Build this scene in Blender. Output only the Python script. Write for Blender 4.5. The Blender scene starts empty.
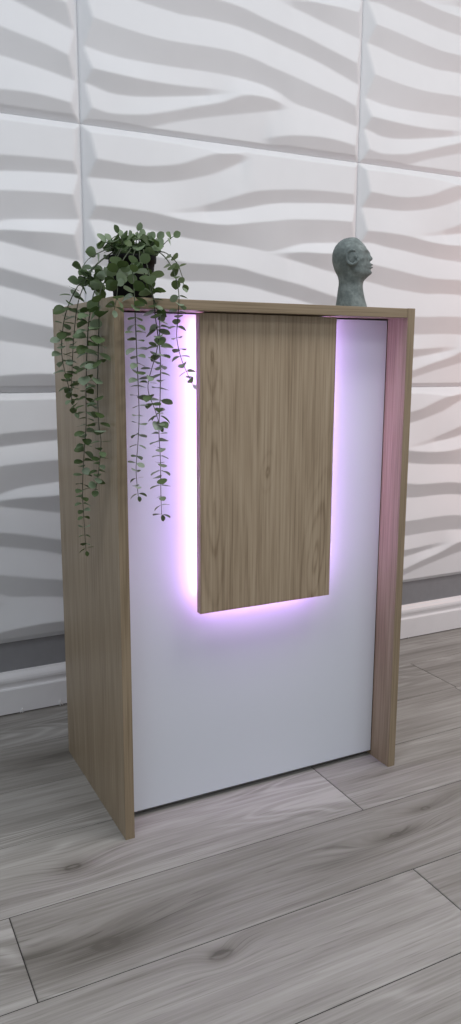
import bpy, bmesh, math, random
import numpy as np
from mathutils import Vector, Matrix
random.seed(7)
S = bpy.context.scene
COL = S.collection

# ------------------------------------------------------------------ helpers
def link(o, parent=None):
    COL.objects.link(o)
    if parent is not None:
        o.parent = parent
        o.matrix_parent_inverse = Matrix.Translation(-(parent.location + (parent.parent.location if parent.parent else Vector())) if parent.type == 'EMPTY' else (0, 0, 0))
    return o

def tag(o, label=None, cat=None, group=None, kind=None):
    if label: o['label'] = label
    if cat: o['category'] = cat
    if group: o['group'] = group
    if kind: o['kind'] = kind
    return o

def empty(name, loc):
    o = bpy.data.objects.new(name, None)
    o.empty_display_size = .05
    o.location = loc
    return link(o)

def obj_bm(name, bm, mat, parent=None, smooth=False):
    me = bpy.data.meshes.new(name)
    bmesh.ops.recalc_face_normals(bm, faces=bm.faces)
    bm.to_mesh(me); bm.free()
    for p in me.polygons: p.use_smooth = smooth
    me.materials.append(mat)
    return link(bpy.data.objects.new(name, me), parent)

def box(bm, lo, hi, bev=0.0, seg=2):
    g = bmesh.ops.create_cube(bm, size=1)
    vs = g['verts']
    c = [(a + b) / 2 for a, b in zip(lo, hi)]
    d = [b - a for a, b in zip(lo, hi)]
    for v in vs:
        v.co = Vector((c[0] + v.co.x * d[0], c[1] + v.co.y * d[1], c[2] + v.co.z * d[2]))
    if bev:
        es = list({e for v in vs for e in v.link_edges})
        bmesh.ops.bevel(bm, geom=es, offset=bev, segments=seg, affect='EDGES', profile=.6)

# node helper
class NT:
    def __init__(s, name):
        s.m = bpy.data.materials.new(name); s.m.use_nodes = True
        s.t = s.m.node_tree; s.n = s.t.nodes; s.l = s.t.links
        s.b = s.n['Principled BSDF']
    def node(s, typ, **kw):
        n = s.n.new(typ)
        for k, v in kw.items(): setattr(n, k, v)
        return n
    def put(s, sock, v):
        if v is None: return
        if isinstance(v, bpy.types.NodeSocket): s.l.new(v, sock)
        else: sock.default_value = v
    def math(s, op, a, b=None, c=None, clamp=False):
        n = s.node('ShaderNodeMath', operation=op); n.use_clamp = clamp
        s.put(n.inputs[0], a); s.put(n.inputs[1], b); s.put(n.inputs[2], c)
        return n.outputs[0]
    def vmath(s, op, a, b):
        n = s.node('ShaderNodeVectorMath', operation=op)
        s.put(n.inputs[0], a); s.put(n.inputs[1], b)
        return n.outputs[0]
    def coord(s): return s.node('ShaderNodeTexCoord').outputs['Object']
    def noise(s, vec, scale=1, detail=3, rough=.5, dist=0):
        n = s.node('ShaderNodeTexNoise'); s.put(n.inputs['Vector'], vec)
        n.inputs['Scale'].default_value = scale; n.inputs['Detail'].default_value = detail
        n.inputs['Roughness'].default_value = rough; n.inputs['Distortion'].default_value = dist
        return n.outputs['Fac']
    def ramp(s, fac, stops, interp='LINEAR'):
        n = s.node('ShaderNodeValToRGB'); s.put(n.inputs[0], fac)
        n.color_ramp.interpolation = interp
        e = n.color_ramp.elements
        while len(e) < len(stops): e.new(.5)
        for el, (p, c) in zip(e, stops):
            el.position = p; el.color = (*c, 1) if len(c) == 3 else c
        return n.outputs['Color']
    def mix(s, fac, a, b, mode='MIX'):
        n = s.node('ShaderNodeMix', data_type='RGBA', blend_type=mode)
        s.put(n.inputs[0], fac)
        s.put(n.inputs[6], a if isinstance(a, bpy.types.NodeSocket) else (*a, 1))
        s.put(n.inputs[7], b if isinstance(b, bpy.types.NodeSocket) else (*b, 1))
        return n.outputs[2]
    def sep(s, v):
        n = s.node('ShaderNodeSeparateXYZ'); s.put(n.inputs[0], v); return n.outputs
    def comb(s, x, y, z):
        n = s.node('ShaderNodeCombineXYZ')
        for i, v in enumerate((x, y, z)): s.put(n.inputs[i], v)
        return n.outputs[0]
    def bump(s, h, strength=.2, dist=.002):
        n = s.node('ShaderNodeBump'); n.inputs['Strength'].default_value = strength
        n.inputs['Distance'].default_value = dist
        s.put(n.inputs['Height'], h); s.put(s.b.inputs['Normal'], n.outputs[0])
    def col(s, c): s.put(s.b.inputs['Base Color'], c if isinstance(c, bpy.types.NodeSocket) else (*c, 1))
    def rough(s, r): s.put(s.b.inputs['Roughness'], r)

def plain(name, c, rough=.5, var=.06, scale=30):
    t = NT(name); v = t.coord()
    n = t.noise(v, scale, 4)
    lo = tuple(x * (1 - var) for x in c); hi = tuple(min(1, x * (1 + var)) for x in c)
    t.col(t.ramp(n, [(.3, lo), (.7, hi)])); t.rough(rough)
    return t.m

# ------------------------------------------------------------------ wood laminate of the desk
def wood(name, dark, mid, light, off=(0, 0, 0), along='z', rings=16.0, rough=.42, figures=()):
    t = NT(name)
    p = t.vmath('ADD', t.coord(), off)
    x, y, z = t.sep(p)
    if along == 'z': cross, cr2, lg = x, y, z
    else: cross, cr2, lg = z, y, x
    q = t.comb(t.math('MULTIPLY', cross, 6.5), t.math('MULTIPLY', cr2, 6.5), t.math('MULTIPLY', lg, .85))
    n1 = t.noise(q, 1.0, 1.5, .45)
    ph = t.math('MULTIPLY', n1, rings * 2 * math.pi)
    band = t.math('MULTIPLY_ADD', t.math('SINE', ph), .5, .5)
    band = t.math('POWER', band, 1.6)
    q2 = t.comb(t.math('MULTIPLY', cross, 260), t.math('MULTIPLY', cr2, 260), t.math('MULTIPLY', lg, 5))
    fib = t.noise(q2, 1.0, 3, .6)
    q3 = t.comb(t.math('MULTIPLY', cross, 16), t.math('MULTIPLY', cr2, 16), t.math('MULTIPLY', lg, .7))
    broad = t.noise(q3, 1.0, 2, .5)
    fibc = t.math('MULTIPLY_ADD', t.math('SUBTRACT', fib, .5), 1.3, .5)
    f = t.math('ADD', t.math('MULTIPLY', band, .08), t.math('MULTIPLY', fibc, .62))
    f = t.math('ADD', f, t.math('MULTIPLY', broad, .24))
    f = t.math('ADD', f, .05)
    fx, fy, fz = t.sep(t.coord())
    wob = t.math('MULTIPLY', t.math('SUBTRACT', t.noise(t.comb(t.math('MULTIPLY', fx, 22), 0.0, t.math('MULTIPLY', fz, 4)), 1.0, 3), .5), .9)
    for (cx, cz, rx, rz, lean, n) in figures:          # nested growth-ring arches
        dx = t.math('DIVIDE', t.math('SUBTRACT', t.math('SUBTRACT', fx, cx), t.math('MULTIPLY', t.math('SUBTRACT', fz, cz), lean)), rx)
        dz = t.math('DIVIDE', t.math('SUBTRACT', fz, cz), rz)
        d = t.math('SQRT', t.math('ADD', t.math('MULTIPLY', dx, dx), t.math('MULTIPLY', dz, dz)))
        ar = t.math('MULTIPLY_ADD', t.math('SINE', t.math('MULTIPLY', t.math('ADD', d, wob), n)), .5, .5)
        ar = t.math('POWER', ar, 3.0)
        mk = t.math('EXPONENT', t.math('MULTIPLY', t.math('MULTIPLY', d, d), -.9))
        f = t.math('SUBTRACT', f, t.math('MULTIPLY', t.math('MULTIPLY', ar, mk), .20))
    t.col(t.ramp(f, [(.30, dark), (.54, mid), (.78, light)]))
    t.rough(rough)
    t.bump(fib, .08, .0006)
    t.b.inputs['Specular IOR Level'].default_value = .35
    return t.m

WD = ((.225, .165, .105), (.365, .285, .195), (.450, .365, .262))
M_front = wood('oak_laminate_front', *WD, off=(.31, .2, 1.37), figures=[(.196, .62, .028, .20, .0, 15), (.192, .90, .02, .10, .0, 12), (.425, .50, .03, .16, .12, 13), (.31, .68, .012, .03, .1, 6)])
WS = ((.185, .138, .084), (.285, .220, .145), (.350, .280, .195))
M_edge = wood('oak_edge_band', *WS, off=(.6, .1, .8), rings=8)
M_side = wood('oak_laminate_side', (.220, .165, .105), (.340, .268, .182), (.415, .338, .242), off=(1.7, .93, .2), rings=9)
M_top = wood('oak_laminate_top', *WS, off=(.2, .5, .1), along='x', rings=10)

# ------------------------------------------------------------------ other materials
def glossy_white():
    t = NT('white_melamine'); t.col((.68, .715, .78)); t.rough(.22)
    n = t.noise(t.coord(), 9, 2); t.bump(n, .02, .002)
    return t.m
M_white = glossy_white()
M_panel = plain('white_gypsum_panel', (.74, .755, .78), .62, .012, 14)
M_wall = plain('grey_wall_paint', (.25, .255, .27), .8, .04, 40)
M_base = plain('white_gloss_paint', (.80, .80, .82), .32, .02, 20)
M_caulk = plain('white_filler', (.78, .78, .78), .7, .04, 60)
M_dark = plain('dark_core', (.02, .018, .016), .8)
M_pot = plain('black_plastic', (.0035, .0035, .004), .6)
M_pot.node_tree.nodes['Principled BSDF'].inputs['Specular IOR Level'].default_value = .12
M_soil = plain('dark_soil', (.018, .013, .009), .95, .4, 120)

def led_mat():
    t = NT('purple_led_strip')
    t.col((.8, .7, .9))
    t.put(t.b.inputs['Emission Color'], (.70, .41, 1.0, 1))
    t.b.inputs['Emission Strength'].default_value = LED
    return t.m
LED = 43.0
M_led = led_mat()

def stone():
    t = NT('green_grey_stone'); v = t.coord()
    a = t.noise(v, 45, 5, .65); b = t.noise(v, 160, 3, .6)
    f = t.math('ADD', t.math('MULTIPLY', a, .7), t.math('MULTIPLY', b, .3))
    t.col(t.ramp(f, [(.32, (.085, .105, .102)), (.5, (.145, .178, .176)), (.68, (.25, .29, .285))]))
    t.rough(.75); t.bump(f, .5, .003)
    return t.m
M_stone = stone()

def leaf_mat():
    t = NT('eucalyptus_leaf')
    r = t.node('ShaderNodeNewGeometry').outputs['Random Per Island']
    c = t.ramp(r, [(0, (.045, .080, .020)), (.3, (.095, .150, .045)), (.6, (.195, .275, .145)), (1, (.37, .46, .34))])
    n = t.noise(t.coord(), 260, 2)
    t.col(t.mix(t.math('MULTIPLY', n, .35), c, (.12, .17, .10)))
    t.rough(.5)
    t.b.inputs['Specular IOR Level'].default_value = .4
    tr = t.node('ShaderNodeBsdfTranslucent'); t.put(tr.inputs['Color'], c)
    mx = t.node('ShaderNodeMixShader'); mx.inputs[0].default_value = .30
    t.l.new(t.b.outputs[0], mx.inputs[1]); t.l.new(tr.outputs[0], mx.inputs[2])
    t.l.new(mx.outputs[0], t.n['Material Output'].inputs[0])
    return t.m
M_leaf = leaf_mat()
M_stem = plain('brown_green_stem', (.045, .06, .03), .6, .25, 90)

# ------------------------------------------------------------------ floor
def floor_mat():
    t = NT('grey_oak_plank_floor')
    p = t.coord()
    r = t.node('ShaderNodeNewGeometry').outputs['Random Per Island']
    off = t.comb(t.math('MULTIPLY', r, 37.0), t.math('MULTIPLY', r, 91.0), t.math('MULTIPLY', r, 13.0))
    px, py, pz = t.sep(p)
    # knots: (x, y, half length, half width, strength)
    K = [(-.126, -.246, .13, .028, 1.0), (-.21, -.224, .10, .022, .8), (-.110, -.034, .035, .022, .9),
         (.031, -.344, .020, .013, 1.0), (.470, -.214, .06, .012, .9), (.580, -.167, .05, .011, .8),
         (-.02, .385, .16, .03, .9), (.33, -.24, .12, .02, .4)]
    dark = None; warp = None
    for kx, ky, hl, hw, s in K:
        dx = t.math('DIVIDE', t.math('SUBTRACT', px, kx), hl)
        dy = t.math('DIVIDE', t.math('SUBTRACT', py, ky), hw)
        d2 = t.math('ADD', t.math('MULTIPLY', dx, dx), t.math('MULTIPLY', dy, dy))
        e = t.math('MULTIPLY', t.math('EXPONENT', t.math('MULTIPLY', d2, -1.0)), s)
        w = t.math('MULTIPLY', t.math('EXPONENT', t.math('MULTIPLY', d2, -.25)), .12)
        dark = e if dark is None else t.math('MAXIMUM', dark, e)
        warp = w if warp is None else t.math('ADD', warp, w)
    wy = t.math('ADD', py, t.math('MULTIPLY', warp, .20))
    def nz(sx, sy, det, ro, amp=1.0):
        n = t.noise(t.vmath('ADD', t.comb(t.math('MULTIPLY', px, sx), t.math('MULTIPLY', wy, sy), 0.0), off), 1.0, det, ro)
        return t.math('MULTIPLY_ADD', t.math('SUBTRACT', n, .5), amp, .5) if amp != 1.0 else n
    n1 = nz(1.3, 8.0, 2.0, .45)
    band = t.math('POWER', t.math('MULTIPLY_ADD', t.math('SINE', t.math('MULTIPLY', n1, 120.0)), .5, .5), 2.5)
    mask = t.ramp(nz(1.1, 7.0, 1.0, .4), [(.50, (0, 0, 0)), (.60, (1, 1, 1))])
    fib = nz(5.0, 210.0, 4, .6, 1.3)
    broad = nz(1.6, 16.0, 4, .55)
    midn = nz(3.0, 60.0, 5, .62)
    pore = t.ramp(nz(9.0, 330.0, 2, .5), [(.60, (0, 0, 0)), (.70, (1, 1, 1))])
    streak = t.ramp(nz(.9, 26.0, 3, .55), [(.58, (0, 0, 0)), (.74, (1, 1, 1))])
    f = t.math('ADD', t.math('MULTIPLY', fib, .24), t.math('MULTIPLY', broad, .34))
    f = t.math('ADD', f, t.math('MULTIPLY', midn, .30))
    f = t.math('ADD', f, t.math('MULTIPLY', t.math('SUBTRACT', r, .5), .09))
    f = t.math('ADD', f, t.math('MULTIPLY', t.math('MULTIPLY', band, mask), .14))
    f = t.math('SUBTRACT', f, t.math('MULTIPLY', pore, .10))
    f = t.math('SUBTRACT', f, t.math('MULTIPLY', streak, .09))
    f = t.math('SUBTRACT', f, t.math('MULTIPLY', dark, t.math('MULTIPLY_ADD', midn, .75, -.17)))
    for kx, ky, rr in ((-.118, -.246, .010), (-.112, -.034, .0065), (.031, -.344, .0065), (.468, -.214, .005), (.579, -.167, .004)):
        dx = t.math('DIVIDE', t.math('SUBTRACT', px, kx), rr * 1.9)          # knot: dark ring round a pale heart
        dy = t.math('DIVIDE', t.math('SUBTRACT', py, ky), rr)
        d = t.math('SQRT', t.math('ADD', t.math('MULTIPLY', dx, dx), t.math('MULTIPLY', dy, dy)))
        d = t.math('ADD', d, t.math('MULTIPLY', t.math('SUBTRACT', midn, .5), 3.2))
        e = t.math('SUBTRACT', d, .9)
        ring = t.math('EXPONENT', t.math('MULTIPLY', t.math('MULTIPLY', e, e), -9.0))
        f = t.math('SUBTRACT', f, t.math('MULTIPLY', ring, .10))
    t.col(t.ramp(f, [(.17, (.105, .096, .083)), (.34, (.215, .202, .184)), (.46, (.300, .286, .268)), (.62, (.42, .405, .386))]))
    t.rough(t.math('MULTIPLY_ADD', fib, .15, .36))
    t.bump(f, .12, .001)
    t.b.inputs['Specular IOR Level'].default_value = .4
    return t.m
M_floor = floor_mat()
M_sub = M_dark

WY = .661                       # wall plane
X0, X1, Y0, Y1 = -2.6, 3.4, -3.2, WY + .02
def build_floor():
    bm = bmesh.new()
    pw, L, g = .1945, 1.285, .0007
    base = .0785                # a seam across the room
    butt = {0: 1.060, -1: .464, -2: -.241, -3: .430, 1: 1.066, 2: .30, -4: .95, -5: -.35}
    k0 = math.floor((Y0 - base) / pw)
    k = k0
    while base + k * pw < Y1:
        ya, yb = base + k * pw + g, min(base + (k + 1) * pw - g, Y1)
        b0 = butt.get(k, random.uniform(0, L))
        x = b0 - L * math.ceil((b0 - X0) / L)
        while x < X1:
            xa, xb = max(x, X0) + g, min(x + L, X1) - g
            if xb - xa > .01:
                c = .0012
                top = [bm.verts.new(v) for v in ((xa + c, ya + c, 0), (xb - c, ya + c, 0), (xb - c, yb - c, 0), (xa + c, yb - c, 0))]
                low = [bm.verts.new(v) for v in ((xa, ya, -.0012), (xb, ya, -.0012), (xb, yb, -.0012), (xa, yb, -.0012))]
                bm.faces.new(top)
                for i in range(4):
                    bm.faces.new((low[i], low[(i + 1) % 4], top[(i + 1) % 4], top[i]))
            x += L
        k += 1
    nf = len(bm.faces)
    box(bm, (X0, Y0, -.05), (X1, Y1, -.0011))
    bm.faces.ensure_lookup_table()
    for i, f in enumerate(bm.faces): f.material_index = 1 if i >= nf else 0
    o = obj_bm('floor', bm, M_floor)
    o.data.materials.append(M_sub)
    tag(o, kind='structure')
    return o
build_floor()

# ------------------------------------------------------------------ wall, baseboard
bm = bmesh.new(); box(bm, (X0, WY, -.05), (X1, WY + .1, 2.75))
tag(obj_bm('wall_back', bm, M_wall), kind='structure')

bm = bmesh.new()
prof = [(0, .003), (-.0165, .003), (-.0165, .066), (-.0150, .069), (-.0118, .0705), (-.0112, .074), (-.0125, .080), (-.0150, .086),
        (-.0155, .092), (-.0140, .098), (-.0105, .103), (-.0070, .1065), (-.0052, .1095), (-.0040, .1115), (0, .1116)]
for xa, xb in ((X0, X1),):
    ra = [bm.verts.new((xa, WY + a, b)) for a, b in prof]
    rb = [bm.verts.new((xb, WY + a, b)) for a, b in prof]
    n = len(prof)
    for i in range(n): bm.faces.new((ra[i], ra[(i + 1) % n], rb[(i + 1) % n], rb[i]))
    bm.faces.new(ra); bm.faces.new(rb[::-1])
bb = obj_bm('baseboard_back', bm, M_base); tag(bb, kind='structure')
bm = bmesh.new()                 # crumbs of filler along the foot of the baseboard
for x, s in ((-.050, 1.1), (.048, 1.3), (.053, .7), (1.13, 1.0), (1.20, .8), (-.056, .6)):
    g = bmesh.ops.create_icosphere(bm, subdivisions=2, radius=.0042 * s)
    for v in g['verts']:
        v.co = Vector((v.co.x * .6, v.co.y * .5, v.co.z * 1.5)) + Vector((x + random.uniform(-1, 1) * .0004, WY - .0175, .006 * s))
        v.co.x += .0006 * math.sin(v.co.z * 900)
obj_bm('filler_drips', bm, M_caulk, bb, True)

# ------------------------------------------------------------------ wave-relief wall panels (0.80 x 0.625)
B = {  # u, ridge height, valley height on the tile
 'a': [(0, .548, .505), (.06, .545, .507), (.13, .542, .507), (.18, .546, .510), (.25, .559, .521), (.30, .578, .534), (.35, .594, .549), (.40, .600, .572), (.46, .600, .5995)],
 'b': [(.195, .4415, .441), (.25, .452, .443), (.30, .463, .450), (.35, .478, .456), (.40, .495, .463), (.45, .511, .474), (.50, .520, .486), (.55, .526, .494), (.62, .532, .500), (.70, .535, .506), (.80, .536, .510)],
 'c': [(0, .441, .409), (.05, .442, .411), (.10, .441, .404), (.17, .437, .397), (.23, .429, .389), (.30, .423, .382), (.38, .424, .378), (.46, .436, .372), (.51, .443, .367), (.57, .452, .381), (.62, .456, .394), (.70, .460, .401), (.80, .461, .409)],
 'd': [(.50, .3615, .361), (.57, .367, .351), (.62, .371, .342), (.67, .371, .332), (.72, .372, .323), (.80, .369, .309)],
 'e': [(0, .355, .308), (.05, .350, .302), (.12, .341, .290), (.19, .331, .283), (.26, .323, .278), (.31, .322, .280), (.37, .322, .280), (.42, .317, .277), (.48, .305, .268), (.54, .294, .256), (.60, .284, .245), (.66, .270, .232), (.72, .256, .215), (.80, .238, .192)],
 'f': [(0, .232, .170), (.07, .221, .159), (.14, .213, .156), (.22, .209, .157), (.34, .213, .161), (.40, .212, .160), (.46, .204, .156), (.50, .195, .150), (.54, .188, .139), (.58, .180, .123), (.65, .165, .113), (.72, .151, .102), (.80, .128, .087)],
 'g': [(0, .121, .092), (.03, .119, .085), (.07, .116, .076), (.11, .114, .075), (.16, .113, .079), (.22, .114, .088), (.28, .117, .097), (.35, .122, .109), (.41, .1215, .121)],
 'h': [(0, .040, .012), (.06, .029, .008), (.10, .030, .008), (.16, .037, .010), (.18, .042, .014), (.23, .055, .030), (.29, .073, .046), (.36, .092, .062), (.42, .1155, .075), (.46, .1205, .083), (.51, .120, .094), (.575, .1075, .107)],
 'i': [(.47, .018, .0175), (.53, .032, .008), (.58, .040, .006), (.66, .045, .006), (.72, .043, .006), (.80, .034, .005)],
}
PW, PH = .7997, .6248
H_V, H_R = .0115, .0285
def catmull(xs, ys, x):
    xs = np.asarray(xs); ys = np.asarray(ys)
    i = int(np.clip(np.searchsorted(xs, x) - 1, 0, len(xs) - 2))
    h = xs[i + 1] - xs[i]; t = (x - xs[i]) / h
    def sl(j):
        if j == 0: return (ys[1] - ys[0]) / (xs[1] - xs[0])
        if j == len(xs) - 1: return (ys[-1] - ys[-2]) / (xs[-1] - xs[-2])
        return (ys[j + 1] - ys[j - 1]) / (xs[j + 1] - xs[j - 1])
    m0, m1 = sl(i) * h, sl(i + 1) * h
    return float((2*t**3 - 3*t**2 + 1)*ys[i] + (t**3 - 2*t**2 + t)*m0 + (-2*t**3 + 3*t**2)*ys[i+1] + (t**3 - t**2)*m1)

def panel_mesh():
    NX, NZ = 161, 313
    us = np.linspace(0, PW, NX); vs = np.linspace(0, PH, NZ)
    Hh = np.zeros((NX, NZ))
    for i, u in enumerate(us):
        bands = []
        for k, pts in B.items():
            xs = [p[0] for p in pts]
            if xs[0] - 1e-6 <= u <= xs[-1] + 1e-6 or (xs[-1] >= .79 and u >= xs[0]):
                r = catmull(xs, [p[1] for p in pts], u); v = catmull(xs, [p[2] for p in pts], u)
                bands.append((r, max(min(v, r - 2e-4), 1e-4), len(pts)))
        def amp(w): return min(H_R - H_V, .43 * w)
        full = []
        for r, v, _ in bands:
            if r - v >= .016: full += [(v, H_V), (r, H_V + amp(r - v))]
        full += [(-.001, H_V + .001), (.64, H_V + .002)]
        full.sort()
        fz = np.array([a for a, _ in full]); fh = np.array([b for _, b in full])
        cps = [(-.001, H_V + .001), (.64, H_V + .002)]
        for r, v, _ in bands:
            w = r - v
            t = min(1, w / .024); t = t * t * (3 - 2 * t)
            lr, lv = np.interp(r, fz, fh), np.interp(v, fz, fh)
            cps += [(v, lv + (H_V - lv) * t), (r, lr + (H_V + amp(w) - lr) * t)]
        cps.sort()
        z = np.array([a for a, _ in cps]); h = np.array([b for _, b in cps])
        z = np.maximum.accumulate(z + np.arange(len(z)) * 1e-7)
        Hh[i] = np.interp(vs, z, h)
    def blur(A, n, ax):
        k = np.hanning(n + 2)[1:-1]; k /= k.sum(); pad = n // 2
        P = np.pad(A, [(pad, pad) if a == ax else (0, 0) for a in (0, 1)], mode='edge')
        return sum(k[j] * np.take(P, range(j, j + A.shape[ax]), axis=ax) for j in range(n))
    Hh = blur(Hh, 3, 1); Hh = blur(Hh, 5, 0)
    d = np.minimum(np.minimum(us, PW - us)[:, None], np.minimum(vs, PH - vs)[None, :])
    Hh = np.minimum(Hh, .0018 + d * .9)
    X = np.repeat(us, NZ); Z = np.tile(vs, NX)
    co = np.stack([X, -Hh.ravel(), Z], 1)
    verts = [tuple(map(float, c)) for c in co]
    faces = []
    for i in range(NX - 1):
        for j in range(NZ - 1):
            a = i * NZ + j
            faces.append((a, a + NZ, a + NZ + 1, a + 1))
    # rim back to the wall and a back face
    rim = [i * NZ for i in range(NX)] + [(NX - 1) * NZ + j for j in range(1, NZ)] + \
          [i * NZ + NZ - 1 for i in range(NX - 2, -1, -1)] + [j for j in range(NZ - 2, 0, -1)]
    b0 = len(verts)
    for r in rim: verts.append((verts[r][0], -.0002, verts[r][2]))
    n = len(rim)
    for i in range(n):
        j = (i + 1) % n
        faces.append((rim[i], b0 + i, b0 + j, rim[j]))
    faces.append(tuple(b0 + i for i in range(n))[::-1])
    me = bpy.data.meshes.new('relief_panel')
    me.from_pydata(verts, [], faces); me.update()
    for p in me.polygons: p.use_smooth = True
    nb = len(me.polygons)
    for p in list(me.polygons)[(NX - 1) * (NZ - 1):]: p.use_smooth = False
    me.materials.append(M_panel)
    return me
PM = panel_mesh()
SX, SZ = .152, .1885
LBL = {(-1, 2): 'white wave-relief wall panel filling the top left corner above the plant',
       (0, 2): 'white wave-relief wall panel at the top, widest one, above plant and bust',
       (1, 2): 'white wave-relief wall panel filling the top right corner of the wall',
       (-1, 1): 'white wave-relief wall panel at left edge, just left of the trailing plant',
       (0, 1): 'white wave-relief wall panel directly behind the desk top, between plant and bust',
       (1, 1): 'white wave-relief wall panel at right edge, level with the stone bust face',
       (-1, 0): 'white wave-relief wall panel left of the desk, bottom one above the baseboard',
       (0, 0): 'white wave-relief wall panel hidden low behind the reception desk',
       (1, 0): 'white wave-relief wall panel right of the desk, bottom one above the baseboard'}
for r_, w_ in ((2, 'top'), (1, 'middle'), (0, 'bottom')):
    LBL[(2, r_)] = 'white wave-relief wall panel in the %s row, next past the right edge of the photo' % w_
    LBL[(-2, r_)] = 'white wave-relief wall panel in the %s row, next past the left edge of the photo' % w_
for (c, r), lb in LBL.items():
    o = bpy.data.objects.new('relief_panel', PM)
    o.location = (SX + c * .8, WY, SZ + r * .625)
    link(o)
    tag(o, lb, 'wall panel', 'wavy white panels covering the back wall')

# ------------------------------------------------------------------ reception desk
W, D, H, T = .634, .392, .995, .0178
desk = empty('reception_desk', (W / 2, D / 2, 0))
tag(desk, 'oak and white reception desk with glowing purple edge behind its front board', 'desk')
def part(name, lo, hi, mat, parent=desk, bev=.0008, label=None):
    bm = bmesh.new(); box(bm, lo, hi, bev)
    o = obj_bm(name, bm, mat, parent)
    if label: o['label'] = label
    return o
for xa in (0, W - T):
    sp = part('side_panel', (xa, .0009, 0), (xa + T, D, H), M_side, bev=.0004)
    part('edge_band', (xa, 0, 0), (xa + T, .0009, H), M_edge, parent=sp, bev=.0003, label='darker oak front edge')
part('top_board', (T + .0002, .0006, H - .0186), (W - T - .0002, D, H - .0004), M_top)
part('front_panel', (T + .0004, .0625, .0130), (W - T - .0022, .0805, H - .0215), M_white, label='white glossy front panel')
part('toe_rail', (T + .0004, .098, .0005), (W - T - .0004, .114, .09), M_dark, label='dark recessed rail under the front panel')
part('back_rail', (T + .0004, .0812, H - .10), (W - T - .0004, .097, H - .019), M_dark, label='dark rail behind the front panel')
part('feature_board', (.1669, .022, .4145), (.4604, .038, H - .0205), M_front, label='hanging oak board with light glowing around it')
bx0, bx1, bz0, bz1 = .1669, .4604, .4145, H - .0205
# spacer frame that carries the board; the light strips run round its outer faces
fi, ft = .019, .016
ya, yb = .0381, .0624
part('spacer_frame', (bx0 + fi, ya, bz0 + fi), (bx0 + fi + ft, yb, bz1), M_white, bev=.0004)
part('spacer_frame', (bx1 - fi - ft, ya, bz0 + fi), (bx1 - fi, yb, bz1), M_white, bev=.0004)
part('spacer_frame', (bx0 + fi + ft + .0002, ya, bz0 + fi), (bx1 - fi - ft - .0002, yb, bz0 + fi + ft), M_white, bev=.0004)
sa, sb, st = .0384, .0460, .0020
for lo, hi, ax, sg in (((bx0 + fi - st, sa, bz0 + fi), (bx0 + fi - .0001, sb, bz1 - .004), 0, -1),
               ((bx1 - fi + .0001, sa, bz0 + fi), (bx1 - fi + st, sb, bz1 - .004), 0, 1),
               ((bx0 + fi, sa, bz0 + fi - st), (bx1 - fi, sb, bz0 + fi - .0001), 2, -1)):
    o = part('light_strip', lo, hi, M_white, bev=0, label='purple glowing light strip')
    o.data.materials.append(M_led)
    for p in o.data.polygons:                # only the outward face of the strip gives light
        if p.normal[ax] * sg > .5: p.material_index = 1

# ------------------------------------------------------------------ stone bust
def build_bust():
    # local frame: +X is where the face looks, Z up, millimetres from a traced side profile
    P = [  # z, back x, front x (without nose / lips), half width
        (0, -36, 40, 34), (10, -34.5, 37, 33), (25, -32.5, 32, 31), (44, -30.5, 27.5, 29), (55, -29, 26.5, 28.5), (63, -29, 28, 30),
        (70, -30.5, 34, 32), (76, -33, 40, 34), (81, -36, 42, 35.5), (89, -40, 42, 38), (96, -42.5, 42, 40), (106, -45, 39.5, 42),
        (113, -45.5, 38, 43), (119, -45.5, 36.5, 43), (125, -44.5, 36.5, 42.5), (131, -42.5, 33.5, 41), (138, -39, 29, 37),
        (144, -34, 23.5, 31.5), (150, -27, 17, 25), (154.5, -17, 11, 16), (156.5, -7, 5, 7)]
    N = 72
    sc = .905
    bm = bmesh.new()
    zs = np.linspace(0, 156.5, 110)
    zp = [p[0] for p in P]
    rings = []
    def gs(x, c, s): return math.exp(-((x - c) / s) ** 2)
    for z in zs:
        b = catmull(zp, [p[1] for p in P], z); f = catmull(zp, [p[2] for p in P], z); w = catmull(zp, [p[3] for p in P], z)
        cx, rx = (b + f) / 2, (f - b) / 2
        ring = []
        for k in range(N):
            a = 2 * math.pi * k / N
            ca, sa = math.cos(a), math.sin(a)
            x = cx + rx * ca; y = w * sa
            if z > 62:                       # face is narrower than the cranium
                y *= 1 - .16 * max(0, ca) ** 1.5 * min(1, (z - 62) / 15)
            if ca > 0:
                ay = abs(y)
                x += 6.5 * gs(z, 111, 5) * gs(ay, 0, 5.5)             # nose tip
                x += 4.5 * gs(z, 119, 8) * gs(ay, 0, 4.2)             # bridge
                x += 6.5 * gs(z, 98.5, 2.6) * gs(ay, 0, 9)            # upper lip
                x += 6 * gs(z, 92.5, 2.5) * gs(ay, 0, 8)            # lower lip
                x -= 2.5 * gs(z, 95.5, 1.0) * gs(ay, 0, 10)           # mouth line
                x += 4 * gs(z, 81, 5) * gs(ay, 0, 11)               # chin
                x -= 5.0 * gs(z, 121, 5.0) * gs(ay, 14.5, 7)          # eye socket
                x += 3.2 * gs(z, 120.5, 3.0) * gs(ay, 15, 5)          # eyelid
                x += 2.0 * gs(z, 128, 3.0) * gs(ay, 13, 9)            # brow
                s = math.copysign(1, y)
                y += s * 2.5 * gs(z, 109, 6) * gs(x, 24, 10)          # cheekbone
                y += s * 2.5 * gs(z, 82, 6) * gs(x, 10, 16)           # jaw
                y += s * 1.5 * gs(z, 110, 3) * gs(ay, 5, 3.5)         # nostril
            ring.append(bm.verts.new((x * sc / 1000, y * sc / 1000, z * 1.033 * sc / 1000)))
        rings.append(ring)
    for r0, r1 in zip(rings, rings[1:]):
        for k in range(N): bm.faces.new((r0[k], r0[(k + 1) % N], r1[(k + 1) % N], r1[k]))
    bm.faces.new(rings[0][::-1]); bm.faces.new(rings[-1])
    return bm, sc
bm, sc = build_bust()
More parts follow.
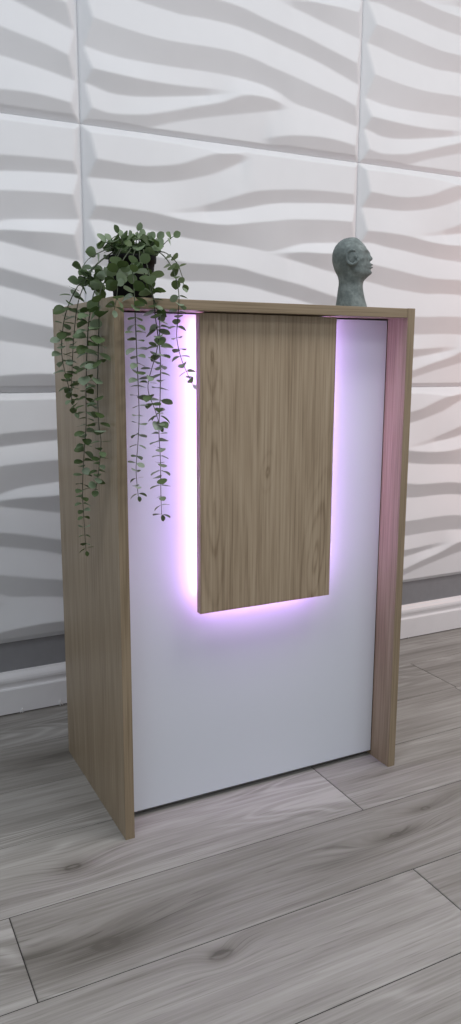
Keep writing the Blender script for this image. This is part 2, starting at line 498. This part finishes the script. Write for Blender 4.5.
bust = empty('stone_bust', (.559, .117, H - .0003))
tag(bust, 'small grey-green stone bust of a bald head in profile on desk top', 'sculpture')
hd = obj_bm('head', bm, M_stone, None, True)
hd.parent = bust
def ear(side):
    bm = bmesh.new()
    # C shaped rim swept as a tube, lobe and inner bowl
    pts = []
    for i in range(19):
        a = math.radians(45 + 285 * i / 18)
        rx, rz = 13.5, 15.5
        pts.append((rx * math.cos(a), rz * math.sin(a)))
    rings = []
    for i, (px, pz) in enumerate(pts):
        r = 4.0 if 1 < i < 17 else 3.0
        q = pts[min(i + 1, 18)]; o = pts[max(i - 1, 0)]
        tx, tz = q[0] - o[0], q[1] - o[1]; l = math.hypot(tx, tz); tx /= l; tz /= l
        rg = []
        for k in range(10):
            b = 2 * math.pi * k / 10
            dn, dy = math.cos(b) * r, math.sin(b) * r * 1.15
            rg.append(bm.verts.new(((px - tz * dn) * sc / 1000, dy * sc / 1000, (pz + tx * dn) * sc / 1000)))
        rings.append(rg)
    for a, b in zip(rings, rings[1:]):
        for k in range(10): bm.faces.new((a[k], a[(k + 1) % 10], b[(k + 1) % 10], b[k]))
    bm.faces.new(rings[0]); bm.faces.new(rings[-1])
    for c, r in (((6, 0, -1), (4.2, 3.6, 5.5)), ((4, 0, -14), (5, 3.4, 4.6)), ((-1, -.6, 2), (11, 2.4, 13))):
        g = bmesh.ops.create_icosphere(bm, subdivisions=3, radius=1)
        for v in g['verts']:
            v.co = Vector([(c[i] + v.co[i] * r[i]) * sc / 1000 for i in range(3)])
    M = Matrix.Translation((0 * sc / 1000, side * 44.3 * sc / 1000, 113 * sc / 1000)) @ Matrix.Rotation(math.radians(18 * side), 4, 'Z') @ Matrix.Rotation(math.radians(-20), 4, 'Y')
    bmesh.ops.transform(bm, matrix=M, verts=bm.verts)
    o = obj_bm('ear', bm, M_stone, None, True)
    o.parent = bust
ear(1); ear(-1)
bust.rotation_euler = (0, 0, math.radians(-34))

# ------------------------------------------------------------------ potted trailing eucalyptus
plant = empty('potted_plant', (.082, .13, H))
tag(plant, 'black pot of trailing round-leaved eucalyptus spilling over the desk corner', 'plant')
PX, PY = .082, .13
def lathe(bm, prof, cx, cy, z0, n=48):
    rings = [[bm.verts.new((cx + r * math.cos(2 * math.pi * k / n), cy + r * math.sin(2 * math.pi * k / n), z0 + z)) for k in range(n)] for r, z in prof]
    for a, b in zip(rings, rings[1:]):
        for k in range(n): bm.faces.new((a[k], a[(k + 1) % n], b[(k + 1) % n], b[k]))
    return rings
bm = bmesh.new()
rg = lathe(bm, [(.034, 0), (.0355, .0015), (.0395, .06), (.0405, .0685), (.0435, .070), (.0440, .080), (.0432, .0815), (.0415, .0815), (.0408, .079), (.0395, .066)], PX, PY, H + .0002)
bm.faces.new(rg[0][::-1])
obj_bm('pot', bm, M_pot, plant, True)
bm = bmesh.new()
rg = lathe(bm, [(.0400, .068), (.030, .072), (.015, .0745), (.004, .075)], PX, PY, H, 32)
bm.faces.new(rg[-1])
for v in bm.verts: v.co.z += random.uniform(-.0012, .0012)
obj_bm('soil', bm, M_soil, plant, True)

def add_leaf(bm, base, d, nrm, L, Wd, cup, rnd):
    """round leaf: starts at base, runs along d, blade normal nrm"""
    d = d.normalized(); s = d.cross(nrm).normalized(); n = s.cross(d).normalized()
    prof = [(0, .05), (.10, .10), (.22, .62), (.40, .92), (.60, 1.0), (.78, .86), (.91, .52), (1.0, .06)]
    rows = []
    for t, w in prof:
        hw = Wd * .5 * w
        bend = -cup * L * (t * t) * .35
        row = []
        for e in (-1, -.5, 0, .5, 1):
            lift = cup * Wd * .22 * e * e * w
            row.append(bm.verts.new(base + d * (L * t) + s * (hw * e) + n * (bend + lift)))
        rows.append(row)
    for a, b in zip(rows, rows[1:]):
        for k in range(4): bm.faces.new((a[k], a[k + 1], b[k + 1], b[k]))

def spline(P, step):
    P = [Vector(p) for p in P]
    Q = [P[0]] + P + [P[-1]]
    out = []
    for i in range(1, len(Q) - 2):
        p0, p1, p2, p3 = Q[i - 1:i + 3]
        n = max(2, int((p2 - p1).length / step))
        for k in range(n):
            t = k / n
            out.append(.5 * ((2 * p1) + (p2 - p0) * t + (2 * p0 - 5 * p1 + 4 * p2 - p3) * t * t + (3 * p1 - p0 - 3 * p2 + p3) * t ** 3))
    out.append(P[-1])
    return out

def free_of_desk(p, m=.004):
    """push a point out of the desk body"""
    if p.z < H + m and -m < p.x < W and -m < p.y < D:
        dx, dy, dz = p.x + m, p.y + m, H + m - p.z
        k = min(dx, dy, dz)
        if k == dz: p.z = H + m
        elif k == dx: p.x = -m
        else: p.y = -m
    return p

def vine(P, l0, l1, spacing=.0115, bare=0.0):
    pts = [free_of_desk(p) for p in spline(P, .006)]
    bs = bmesh.new(); n = 6; rings = []
    for i, p in enumerate(pts):
        t = (pts[min(i + 1, len(pts) - 1)] - pts[max(i - 1, 0)]).normalized()
        a = t.orthogonal().normalized(); b = t.cross(a)
        r = .00115 * (1 - .55 * i / len(pts))
        rings.append([bs.verts.new(p + a * (r * math.cos(2 * math.pi * k / n)) + b * (r * math.sin(2 * math.pi * k / n))) for k in range(n)])
    # keep ring vertices aligned
    for A, Bq in zip(rings, rings[1:]):
        o = min(range(n), key=lambda q: (A[0].co - Bq[q].co).length)
        for k in range(n): bs.faces.new((A[k], A[(k + 1) % n], Bq[(k + 1 + o) % n], Bq[(k + o) % n]))
    bl = bmesh.new()
    acc = spacing * .6; run = 0.0; az = random.uniform(0, math.pi); N = len(pts)
    for i in range(1, N):
        acc += (pts[i] - pts[i - 1]).length
        run += (pts[i] - pts[i - 1]).length
        if acc < spacing or run < bare: continue
        acc = random.uniform(-.002, .002)
        f = i / N
        if bare > .02 and pts[i].z > H - .015 and random.random() < .38: continue
        t = (pts[min(i + 1, N - 1)] - pts[i - 1]).normalized()
        a = t.orthogonal().normalized(); b = t.cross(a)
        az += math.pi / 2 + random.uniform(-.5, .5)
        L = 1.25 * (l0 + (l1 - l0) * f) * min(1, .54 + 2.4 * f) * random.uniform(.8, 1.2)
        for s in (0, math.pi):
            ang = az + s + random.uniform(-.25, .25)
            d = a * math.cos(ang) + b * math.sin(ang) + t * random.uniform(-.25, .45)
            nr = (-t + Vector((random.uniform(-.5, .5), random.uniform(-.5, .5), random.uniform(-.2, .5)))).normalized()
            tip = pts[i] + d.normalized() * L
            if tip.z < H + .003 and -.001 < tip.x < W and -.001 < tip.y < D:   # would cut into the desk: fold it along the surface
                if pts[i].z > H: d.z = abs(d.z) * .5 + .15
                elif pts[i].x < 0: d.x = -abs(d.x)
                else: d.y = -abs(d.y)
                tip = pts[i] + d.normalized() * L
            add_leaf(bl, pts[i], d, nr, L, L * random.uniform(.78, .98), random.uniform(.1, .8), 0)
    add_leaf(bl, pts[-1], (pts[-1] - pts[-2]) + Vector((.001, -.001, 0)), Vector((.3, -.9, .3)), l1, l1 * .8, .4, 0)
    o = obj_bm('trailing_vine', bl, M_leaf, plant, True)
    obj_bm('stem', bs, M_stem, o, True)
    return o

VINES = [
 ([(.05, .13, 1.085), (.025, .135, 1.068), (-.005, .125, 1.041), (-.030, .116, 1.012), (-.045, .128, .974), (-.050, .140, .935), (-.050, .146, .894), (-.040, .138, .833), (-.035, .127, .798)], .021, .013),
 ([(.055, .12, 1.088), (.03, .125, 1.072), (.0, .118, 1.045), (-.028, .105, .994), (-.034, .121, .935), (-.034, .141, .873), (-.03, .165, .821)], .021, .013),
 ([(.05, .105, 1.085), (.03, .112, 1.052), (.0, .094, 1.015), (-.02, .070, .967), (-.024, .078, .908), (-.024, .091, .838), (-.024, .097, .776), (-.024, .116, .72), (-.024, .132, .652), (-.024, .129, .596), (-.024, .122, .538)], .021, .011),
 ([(.05, .095, 1.085), (.02, .085, 1.037), (-.006, .054, 1.001), (-.018, .025, .949), (-.02, .029, .891), (-.02, .037, .84), (-.02, .034, .78), (-.02, .025, .752), (-.02, .04, .705), (-.02, .063, .662)], .021, .012),
 ([(.075, .095, 1.085), (.052, .05, 1.057), (.039, .008, 1.018), (.030, -.020, .972), (.031, -.022, .904), (.033, -.022, .832), (.033, -.022, .791), (.03, -.022, .749), (.026, -.022, .706), (.029, -.022, .661)], .019, .011),
 ([(.09, .095, 1.085), (.078, .05, 1.059), (.071, .008, 1.015), (.067, -.02, .954), (.073, -.022, .9), (.072, -.022, .831), (.069, -.022, .773), (.071, -.022, .721), (.071, -.022, .665), (.072, -.022, .625)], .020, .013),
 ([(.085, .1, 1.085), (.067, .05, 1.058), (.066, .010, 1.018), (.074, -.018, .958), (.062, -.035, .908), (.047, -.03, .848), (.059, -.03, .808), (.068, -.03, .78)], .018, .011),
 ([(.105, .11, 1.085), (.116, .08, 1.080), (.120, .035, 1.050), (.114, -.008, 1.005), (.106, -.022, .961), (.103, -.024, .928), (.112, -.024, .891), (.131, -.024, .851)], .0165, .012),
 ([(.11, .12, 1.085), (.132, .10, 1.084), (.147, .08, 1.066), (.150, .060, 1.040), (.145, .04, 1.018)], .016, .013),
 ([(.065, .09, 1.085), (.037, .06, 1.057), (.017, .03, 1.032), (.005, -.006, 1.003), (-.005, -.018, .972)], .020, .014),
 ([(.10, .13, 1.085), (.129, .12, 1.092), (.141, .11, 1.104), (.150, .10, 1.112)], .018, .016),
 ([(.06, .125, 1.085), (.04, .12, 1.088), (.018, .12, 1.079), (-.004, .12, 1.066), (-.016, .12, 1.050)], .019, .014),
 ([(.045, .115, 1.085), (.035, .13, 1.058), (.02, .122, 1.036), (.004, .10, 1.010)], .020, .015),
]
for P, a, b in VINES: vine(P, a, b, bare=.062 if P[1][1] < .1 else .045)
# bushy crown: short upright shoots
for i in range(26):
    a = 2 * math.pi * i * .382
    r = .006 + .030 * math.sqrt((i + .5) / 26)
    x, y = PX + r * math.cos(a), PY + r * math.sin(a)
    if i > 9 and math.cos(a - math.radians(243)) > .55: continue     # the pot shows between the strands
    out = .55 * r
    h = .038 - .62 * (r - .006) + random.uniform(-.006, .006)
    vine([(x, y, H + .076), (x + out * .3 * math.cos(a), y + out * .3 * math.sin(a), H + .082 + h * .6),
          (x + out * math.cos(a), y + out * math.sin(a), H + .084 + h)], .019, .017, .009, bare=.004)

# ------------------------------------------------------------------ light
def area(name, loc, size, power, color, target=None, sy=None):
    l = bpy.data.lights.new(name, 'AREA'); l.energy = power; l.color = color
    l.shape = 'RECTANGLE'; l.size = size; l.size_y = sy or size
    o = bpy.data.objects.new(name, l); o.location = loc
    if target is not None:
        o.rotation_euler = (Vector(target) - Vector(loc)).to_track_quat('-Z', 'Y').to_euler()
    COL.objects.link(o)
    return o
area('ceiling_light', (1.0, -.75, 2.68), .6, 18, (1.0, .97, .95), sy=.6)
area('ceiling_light', (-.6, -.75, 2.68), .6, 16, (.90, .945, 1.0), sy=.6)
area('ceiling_light', (.9, -2.3, 2.68), .6, 16, (.97, .98, 1.0), sy=.6)
area('ceiling_light', (2.3, -.6, 2.68), .6, 12, (1.0, .88, .82), sy=.6)
area('side_lamp', (2.0, -.05, .75), .3, 2.7, (1.0, .47, .36), target=(1.4, .66, 1.15))
w = bpy.data.worlds.new('World'); S.world = w; w.use_nodes = True
bg = w.node_tree.nodes['Background']
bg.inputs[0].default_value = (.90, .94, 1.0, 1); bg.inputs[1].default_value = .42

# ------------------------------------------------------------------ camera
cd = bpy.data.cameras.new('Camera'); co = bpy.data.objects.new('Camera', cd); COL.objects.link(co)
Rm = Matrix(((.8915056544, .0813951882, -.4456371746), (-.4529938977, .1683591259, -.8754722916), (.0037678531, .9823594190, .1869646364)))
co.matrix_world = Matrix.Translation((-.4423712, -1.2992269, .8905445)) @ Rm.to_4x4()
cd.sensor_fit = 'VERTICAL'; cd.sensor_height = 36; cd.lens = 27.94169; cd.clip_start = .01
S.camera = co
S.view_settings.view_transform = 'Standard'; S.view_settings.look = 'None'
S.view_settings.exposure = 0; S.view_settings.gamma = 1; S.view_settings.use_curve_mapping = False
